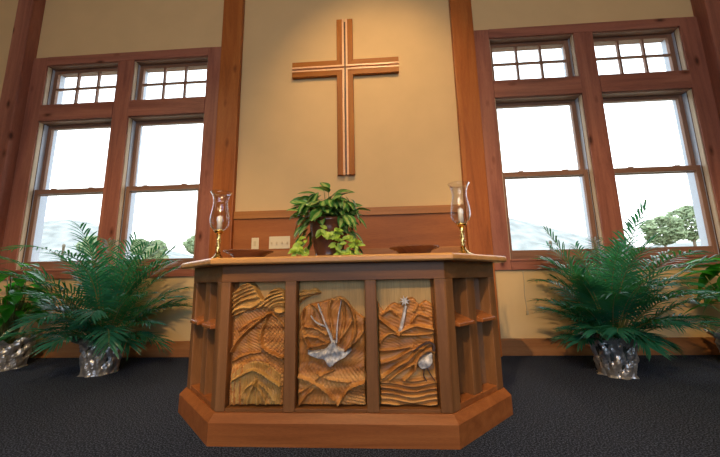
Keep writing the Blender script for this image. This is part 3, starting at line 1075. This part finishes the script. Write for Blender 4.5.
PX, PY = -0.325, -1.58
pp = thing('potted_houseplant', (PX, PY, AZ), 'leafy variegated houseplant in a brown glazed pot at the centre of the altar', 'potted plant')
MB().lathe([(0, 0), (.098, 0), (.100, .012), (.092, .020), (.090, .035), (.104, .09), (.118, .15), (.126, .20), (.128, .235), (.134, .242), (.134, .262), (.122, .264), (.120, .235), (0, .232)], n=44).build('pot', GLAZE, pp, world=False)
MB().lathe([(0, .236), (.118, .234), (.06, .244), (0, .246)], n=24).build('soil', SOIL, pp, world=False)
fo = MB()
stem_mb = MB()
R_ = random.Random(12)
for k in range(150):
    a = R_.uniform(0, 2 * PI)
    el = R_.uniform(.15, 1.35)
    rad = R_.uniform(.09, .20)
    top = Vector((math.cos(a) * math.cos(el) * rad * 1.1, math.sin(a) * math.cos(el) * rad * .9, .25 + math.sin(el) * rad * 1.10))
    out = Vector((math.cos(a + R_.uniform(-.9, .9)), math.sin(a + R_.uniform(-.9, .9)), R_.uniform(-1.4, .3)))
    ln = R_.uniform(.085, .13)
    leaf(fo, top, out, (math.cos(a) * .8, math.sin(a) * .8 - .3, R_.uniform(.1, 1.0)), ln, ln * .27, R_.uniform(.0, .3), (0, 1), .42)
    if k % 4 == 0:
        stem_mb.tube([(math.cos(a) * .03, math.sin(a) * .03, .24), top * .6 + Vector((0, 0, .10)), top], [.004, .003, .002], 6)
# the standing leaves at the top
for a, el, zz, xo in ((2.75, .45, .46, -.03), (2.2, .75, .47, .0), (.25, .15, .46, .05), (1.2, .5, .44, .06), (3.3, .2, .44, -.08), (5.6, .2, .43, .08), (4.4, .3, .45, 0.0)):
    d_ = (math.cos(a) * math.cos(el), math.sin(a) * math.cos(el) - .15, math.sin(el))
    b_ = Vector((xo, R_.uniform(-.03, .03), zz))
    leaf(fo, b_, d_, (0, -.5, 1), .13, .033, .22, (0, 1), .40)
    stem_mb.tube([(xo * .3, 0, .24), (xo * .7, 0, .35), b_], [.005, .004, .002], 6)
# skirts of leaves falling over the pot on both sides
for k in range(46):
    sgn = R_.choice((-1, 1))
    a = (PI if sgn < 0 else 0) + R_.uniform(-1.1, .9) * sgn * 1.0
    rr_ = R_.uniform(.10, .20)
    z = R_.uniform(.03, .27)
    if math.sin(a) < -.5 and z < .2:
        continue
    b_ = Vector((math.cos(a) * rr_, math.sin(a) * rr_ * .8, z + .02))
    leaf(fo, b_, (math.cos(a) * .7, math.sin(a) * .7, -.6), (math.cos(a), math.sin(a) - .4, .5), R_.uniform(.075, .11), .027, .2, (0, 1), .42)
fo.v = [(x, y, max(z, .004)) for x, y, z in fo.v]
fo.build('foliage', [VARI, VARM], pp, world=False)
stem_mb.build('stems', STEM, pp, world=False)
for nm, cx_, cz_, n_, sx_, sz_ in (('trailing_lime_leaves', .125, .075, 44, .075, .07), ('trailing_lime_leaves', -.165, .075, 26, .05, .06), ('trailing_lime_leaves', .03, .165, 16, .06, .022)):
    q = MB()
    for k in range(n_):
        b_ = Vector((cx_ + R_.uniform(-sx_, sx_), -.10 - R_.uniform(0, .05), cz_ + R_.uniform(-sz_, sz_)))
        if cx_ == .03:
            b_.y = -.14 - R_.uniform(0, .02)
        leaf(q, b_, (R_.uniform(-1, 1), R_.uniform(-.6, -.1), R_.uniform(-1, .3)), (0, -1, .4), R_.uniform(.038, .062), .013, .2, (0, 0))
    q.v = [(x, y, max(z, .004)) for x, y, z in q.v]
    q.build(nm, LIME, pp, world=False)


# ------------------------------------------------------------------ floor plants
def foil_pot(t, rb, rt, h, seed):
    rr = random.Random(seed)
    MB().lathe([(0, .004), (rb * .93, .004), (rt * .93, h * .93), (rt * .87, h * .93), (rb * .86, .03), (0, .03)], n=30).build('grower_pot', POTP, t, world=False)
    MB().lathe([(0, h * .84), (rt * .86, h * .83), (rt * .4, h * .87), (0, h * .88)], n=20).build('soil', SOIL, t, world=False)
    K, N = 22, 72
    ph = [rr.uniform(0, 6.28) for _ in range(8)]
    rings = []
    for k in range(K + 1):
        u = k / K
        z = h * 1.16 * u
        r0 = rb + (rt - rb) * min(1, u * 1.1)
        flare = max(0, u - .84) / .16
        ring_ = []
        for i in range(N):
            a = 2 * PI * i / N
            cr_ = .010 * math.sin(9 * a + ph[0] + 3 * math.sin(4 * u + ph[1])) + .007 * math.sin(17 * a + 11 * u + ph[2]) + .006 * math.sin(5 * a - 17 * u + ph[3]) + rr.uniform(-.0035, .0035)
            r_ = r0 * 1.0 + cr_ * (0.45 + u * .8) + flare * (.030 + .030 * math.sin(7 * a + ph[4]) + .016 * math.sin(13 * a + ph[5]))
            zz = z + flare * (.022 * math.sin(6 * a + ph[6]) + .018 * math.sin(11 * a + ph[7]))
            if k == 0:
                r_ += .012 + .010 * math.sin(8 * a + ph[1])
                zz = .002
            ring_.append((r_ * math.cos(a), r_ * math.sin(a), max(.001, zz)))
        rings.append(ring_)
    o = MB().loft(rings, cap=False, smooth=False).build('foil_wrap', FOIL, t, world=False)
    sd = o.modifiers.new('thickness', 'SOLIDIFY')
    sd.thickness = .0012
    return o


def frond(parent, az, el, ln, droop, seed, lw=.30, nl=22, base=(0, 0, .3), z0=.3, curl=0.0, lim=(-9, 9, 9)):
    rr = random.Random(seed)
    q = MB()
    d = Vector((math.cos(az) * math.cos(el), math.sin(az) * math.cos(el), math.sin(el)))
    h = Vector((math.cos(az), math.sin(az), 0))
    side = Vector((-math.sin(az), math.cos(az), 0))
    NS = 26
    for tries in range(14):
        pts = []
        p = Vector(base)
        for i in range(NS + 1):
            pts.append(p.copy())
            u = i / NS
            e2 = el - droop * (u ** 1.6)
            azz = az + curl * u * u
            p = p + ln / NS * Vector((math.cos(azz) * math.cos(e2), math.sin(azz) * math.cos(e2), math.sin(e2)))
        if all(lim[0] < p_.x < lim[1] and p_.y < lim[2] and p_.z > min(.29, base[2] - .02) for p_ in pts):
            break
        ln *= .93
        droop *= .96
    q.tube(pts, [.0065 * (1 - .82 * i / NS) for i in range(NS + 1)], 6, mat=1)
    for k in range(nl):
        u = .34 + .65 * k / (nl - 1)
        i = min(NS - 1, int(u * NS))
        c_ = pts[i].lerp(pts[i + 1], u * NS - i)
        tg = (pts[i + 1] - pts[i]).normalized()
        sd = tg.cross(Vector((0, 0, 1)))
        sd = sd.normalized() if sd.length > .05 else side
        up = sd.cross(tg).normalized()
        for sg in (-1, 1):
            L = lw * (.55 + .45 * math.sin(PI * min(1, .18 + .82 * (u - .30) / .7))) * rr.uniform(.88, 1.1)
            ang = 1.0 - .55 * (u - .3) / .7 + rr.uniform(-.08, .08)
            dd = (tg * math.cos(ang) + sd * sg * math.sin(ang) + up * rr.uniform(.12, .34)).normalized()
            dr = rr.uniform(.25, .5)
            wv = rr.uniform(.0062, .0085)
            nrm = dd.cross(tg).normalized()
            wdir = nrm.cross(dd).normalized()
            vs = []
            NN = 5
            for j in range(NN + 1):
                t_ = j / NN
                c2 = c_ + dd * L * t_ + Vector((0, 0, -dr * L * t_ * t_))
                c2.y = min(c2.y, lim[2] + .01)
                ww = wv * (math.sin(PI * (.12 + .88 * t_)) ** .7 if t_ < 1 else .04)
                vs += [c2 - wdir * ww + nrm * ww * .3, c2, c2 + wdir * ww + nrm * ww * .3]
            fs = []
            for j in range(NN):
                a = j * 3
                fs += [(a, a + 1, a + 4, a + 3), (a + 1, a + 2, a + 5, a + 4)]
            q.add(vs, fs, 0, True)
    return q.build('frond', [PALM, STEM], parent, world=False)


def palm(loc, label, seed, specs, nrand, rb, rt, h, lenr, lim):
    t = thing('potted_palm', loc, label, 'potted palm', 'foil wrapped palms')
    foil_pot(t, rb, rt, h, seed)
    rr = random.Random(seed)
    k = 0
    for sp_ in specs:
        az, el, ln, dr = sp_[:4]
        frond(t, az, el, ln, dr, seed * 100 + k, lw=.24, base=(.05 * math.cos(az), .05 * math.sin(az), h * .84), lim=sp_[4] if len(sp_) > 4 else lim)
        k += 1
    for i in range(12):
        frond(t, -PI * (.04 + .92 * i / 11), rr.uniform(.55, 1.15), rr.uniform(.38, .62), rr.uniform(.9, 1.5), seed * 100 + k, lw=rr.uniform(.18, .24), base=(.08 * math.cos(i * 2.2), .08 * math.sin(i * 2.2), h * .84), lim=lim)
        k += 1
    for i in range(9):
        frond(t, 2 * PI * i * .618 + .5, rr.uniform(1.3, 1.5), rr.uniform(.95, 1.22), rr.uniform(.45, .95), seed * 100 + k, lw=rr.uniform(.24, .30), base=(.04 * math.cos(i), .04 * math.sin(i), h * .84), lim=lim)
        k += 1
    for i in range(nrand):
        az = 2 * PI * (i * .618) + rr.uniform(-.2, .2)
        el = rr.uniform(.85, 1.5)
        ln = rr.uniform(*lenr)
        frond(t, az, el, ln, rr.uniform(.7, 1.5), seed * 100 + k, lw=rr.uniform(.22, .30), base=(.06 * math.cos(az), .06 * math.sin(az), h * .84), lim=lim)
        k += 1
    return t


# azimuth: 0 = right, PI = left, -PI/2 = towards the viewer
palm((-2.725, -.60, 0), 'bushy palm in a silver foil wrapped pot left of the altar', 4,
     [(PI * 1.0, 1.34, 1.62, 1.62, (-1.2, .6, .5)), (PI * .5, 1.45, .92, .5), (.4, 1.25, .95, .8), (-.2, .75, .92, 1.2), (PI * 1.05, .55, .85, 1.1), (-PI * .5, 1.2, .8, 1.2),
      (PI * .9, 1.35, .95, .8), (.05, .45, .85, 1.5), (-PI * .25, .7, .8, 1.5), (-PI * .75, .7, .8, 1.4)], 34, .135, .165, .29, (.75, 1.35), (-.50, .60, .50))
palm((2.02, -.67, 0), 'bushy palm in a silver foil wrapped pot right of the altar', 9,
     [(PI * .95, 1.36, 1.28, .40, (-.45, .8, .57)), (.25, 1.15, 1.15, .9), (.05, .85, 1.15, 1.0), (-.1, .6, 1.05, 1.0), (PI * 1.02, .7, .85, 1.3), (-PI * .5, 1.2, .8, 1.2),
      (PI * .5, 1.45, .95, .5), (PI * .95, .5, .75, 1.5), (-PI * .25, .7, .85, 1.5), (-PI * .75, .75, .8, 1.4), (.5, 1.35, 1.0, .7)], 36, .125, .165, .29, (.75, 1.38), (-.36, .80, .57))


def broad_plant(loc, label, seed, nleaf, rb, rt, h, reach, zmax, xin=0):
    t = thing('potted_broadleaf_plant', loc, label, 'potted plant', 'foil wrapped broad leaf plants')
    foil_pot(t, rb, rt, h, seed)
    rr = random.Random(seed)
    lf, sm = MB(), MB()
    for k in range(nleaf):
        az = 2 * PI * k * .618 + rr.uniform(-.3, .3)
        el = rr.uniform(.35, 1.4)
        R0 = reach * (.5 if math.sin(az) > .2 else 1)
        tip = Vector((math.cos(az) * math.cos(el) * R0, math.sin(az) * math.cos(el) * R0, h + .10 + math.sin(el) * rr.uniform(.35, zmax)))
        sm.tube([(math.cos(az) * .04, math.sin(az) * .04, h * .82), tip * .55 + Vector((0, 0, h * .45)), tip], [.006, .005, .003], 6)
        ln = rr.uniform(.24, .36)
        if tip.y + ln * math.sin(az) > -loc[1] - .03:
            ln = max(.10, -loc[1] - .05 - tip.y)
        if xin and xin * (tip.x + ln * math.cos(az)) > .34:
            tip.x *= .6
            ln = min(ln, max(.12, .34 - xin * tip.x))
        leaf(lf, tip, (math.cos(az), math.sin(az), rr.uniform(-.5, .5)), (0, 0, 1), ln, ln * .22, rr.uniform(.2, .6), (0, 0))
    lf.build('leaves', BROAD, t, world=False)
    sm.build('stalks', STEM, t, world=False)
    return t


broad_plant((-3.93, -.45, 0), 'broad-leaved plant in a foil wrapped pot at the far left edge', 31, 64, .16, .2, .26, .30, .74, 1)
broad_plant((3.36, -.45, 0), 'broad-leaved plant in a foil wrapped pot at the far right edge', 36, 60, .16, .2, .24, .30, .74, -1)
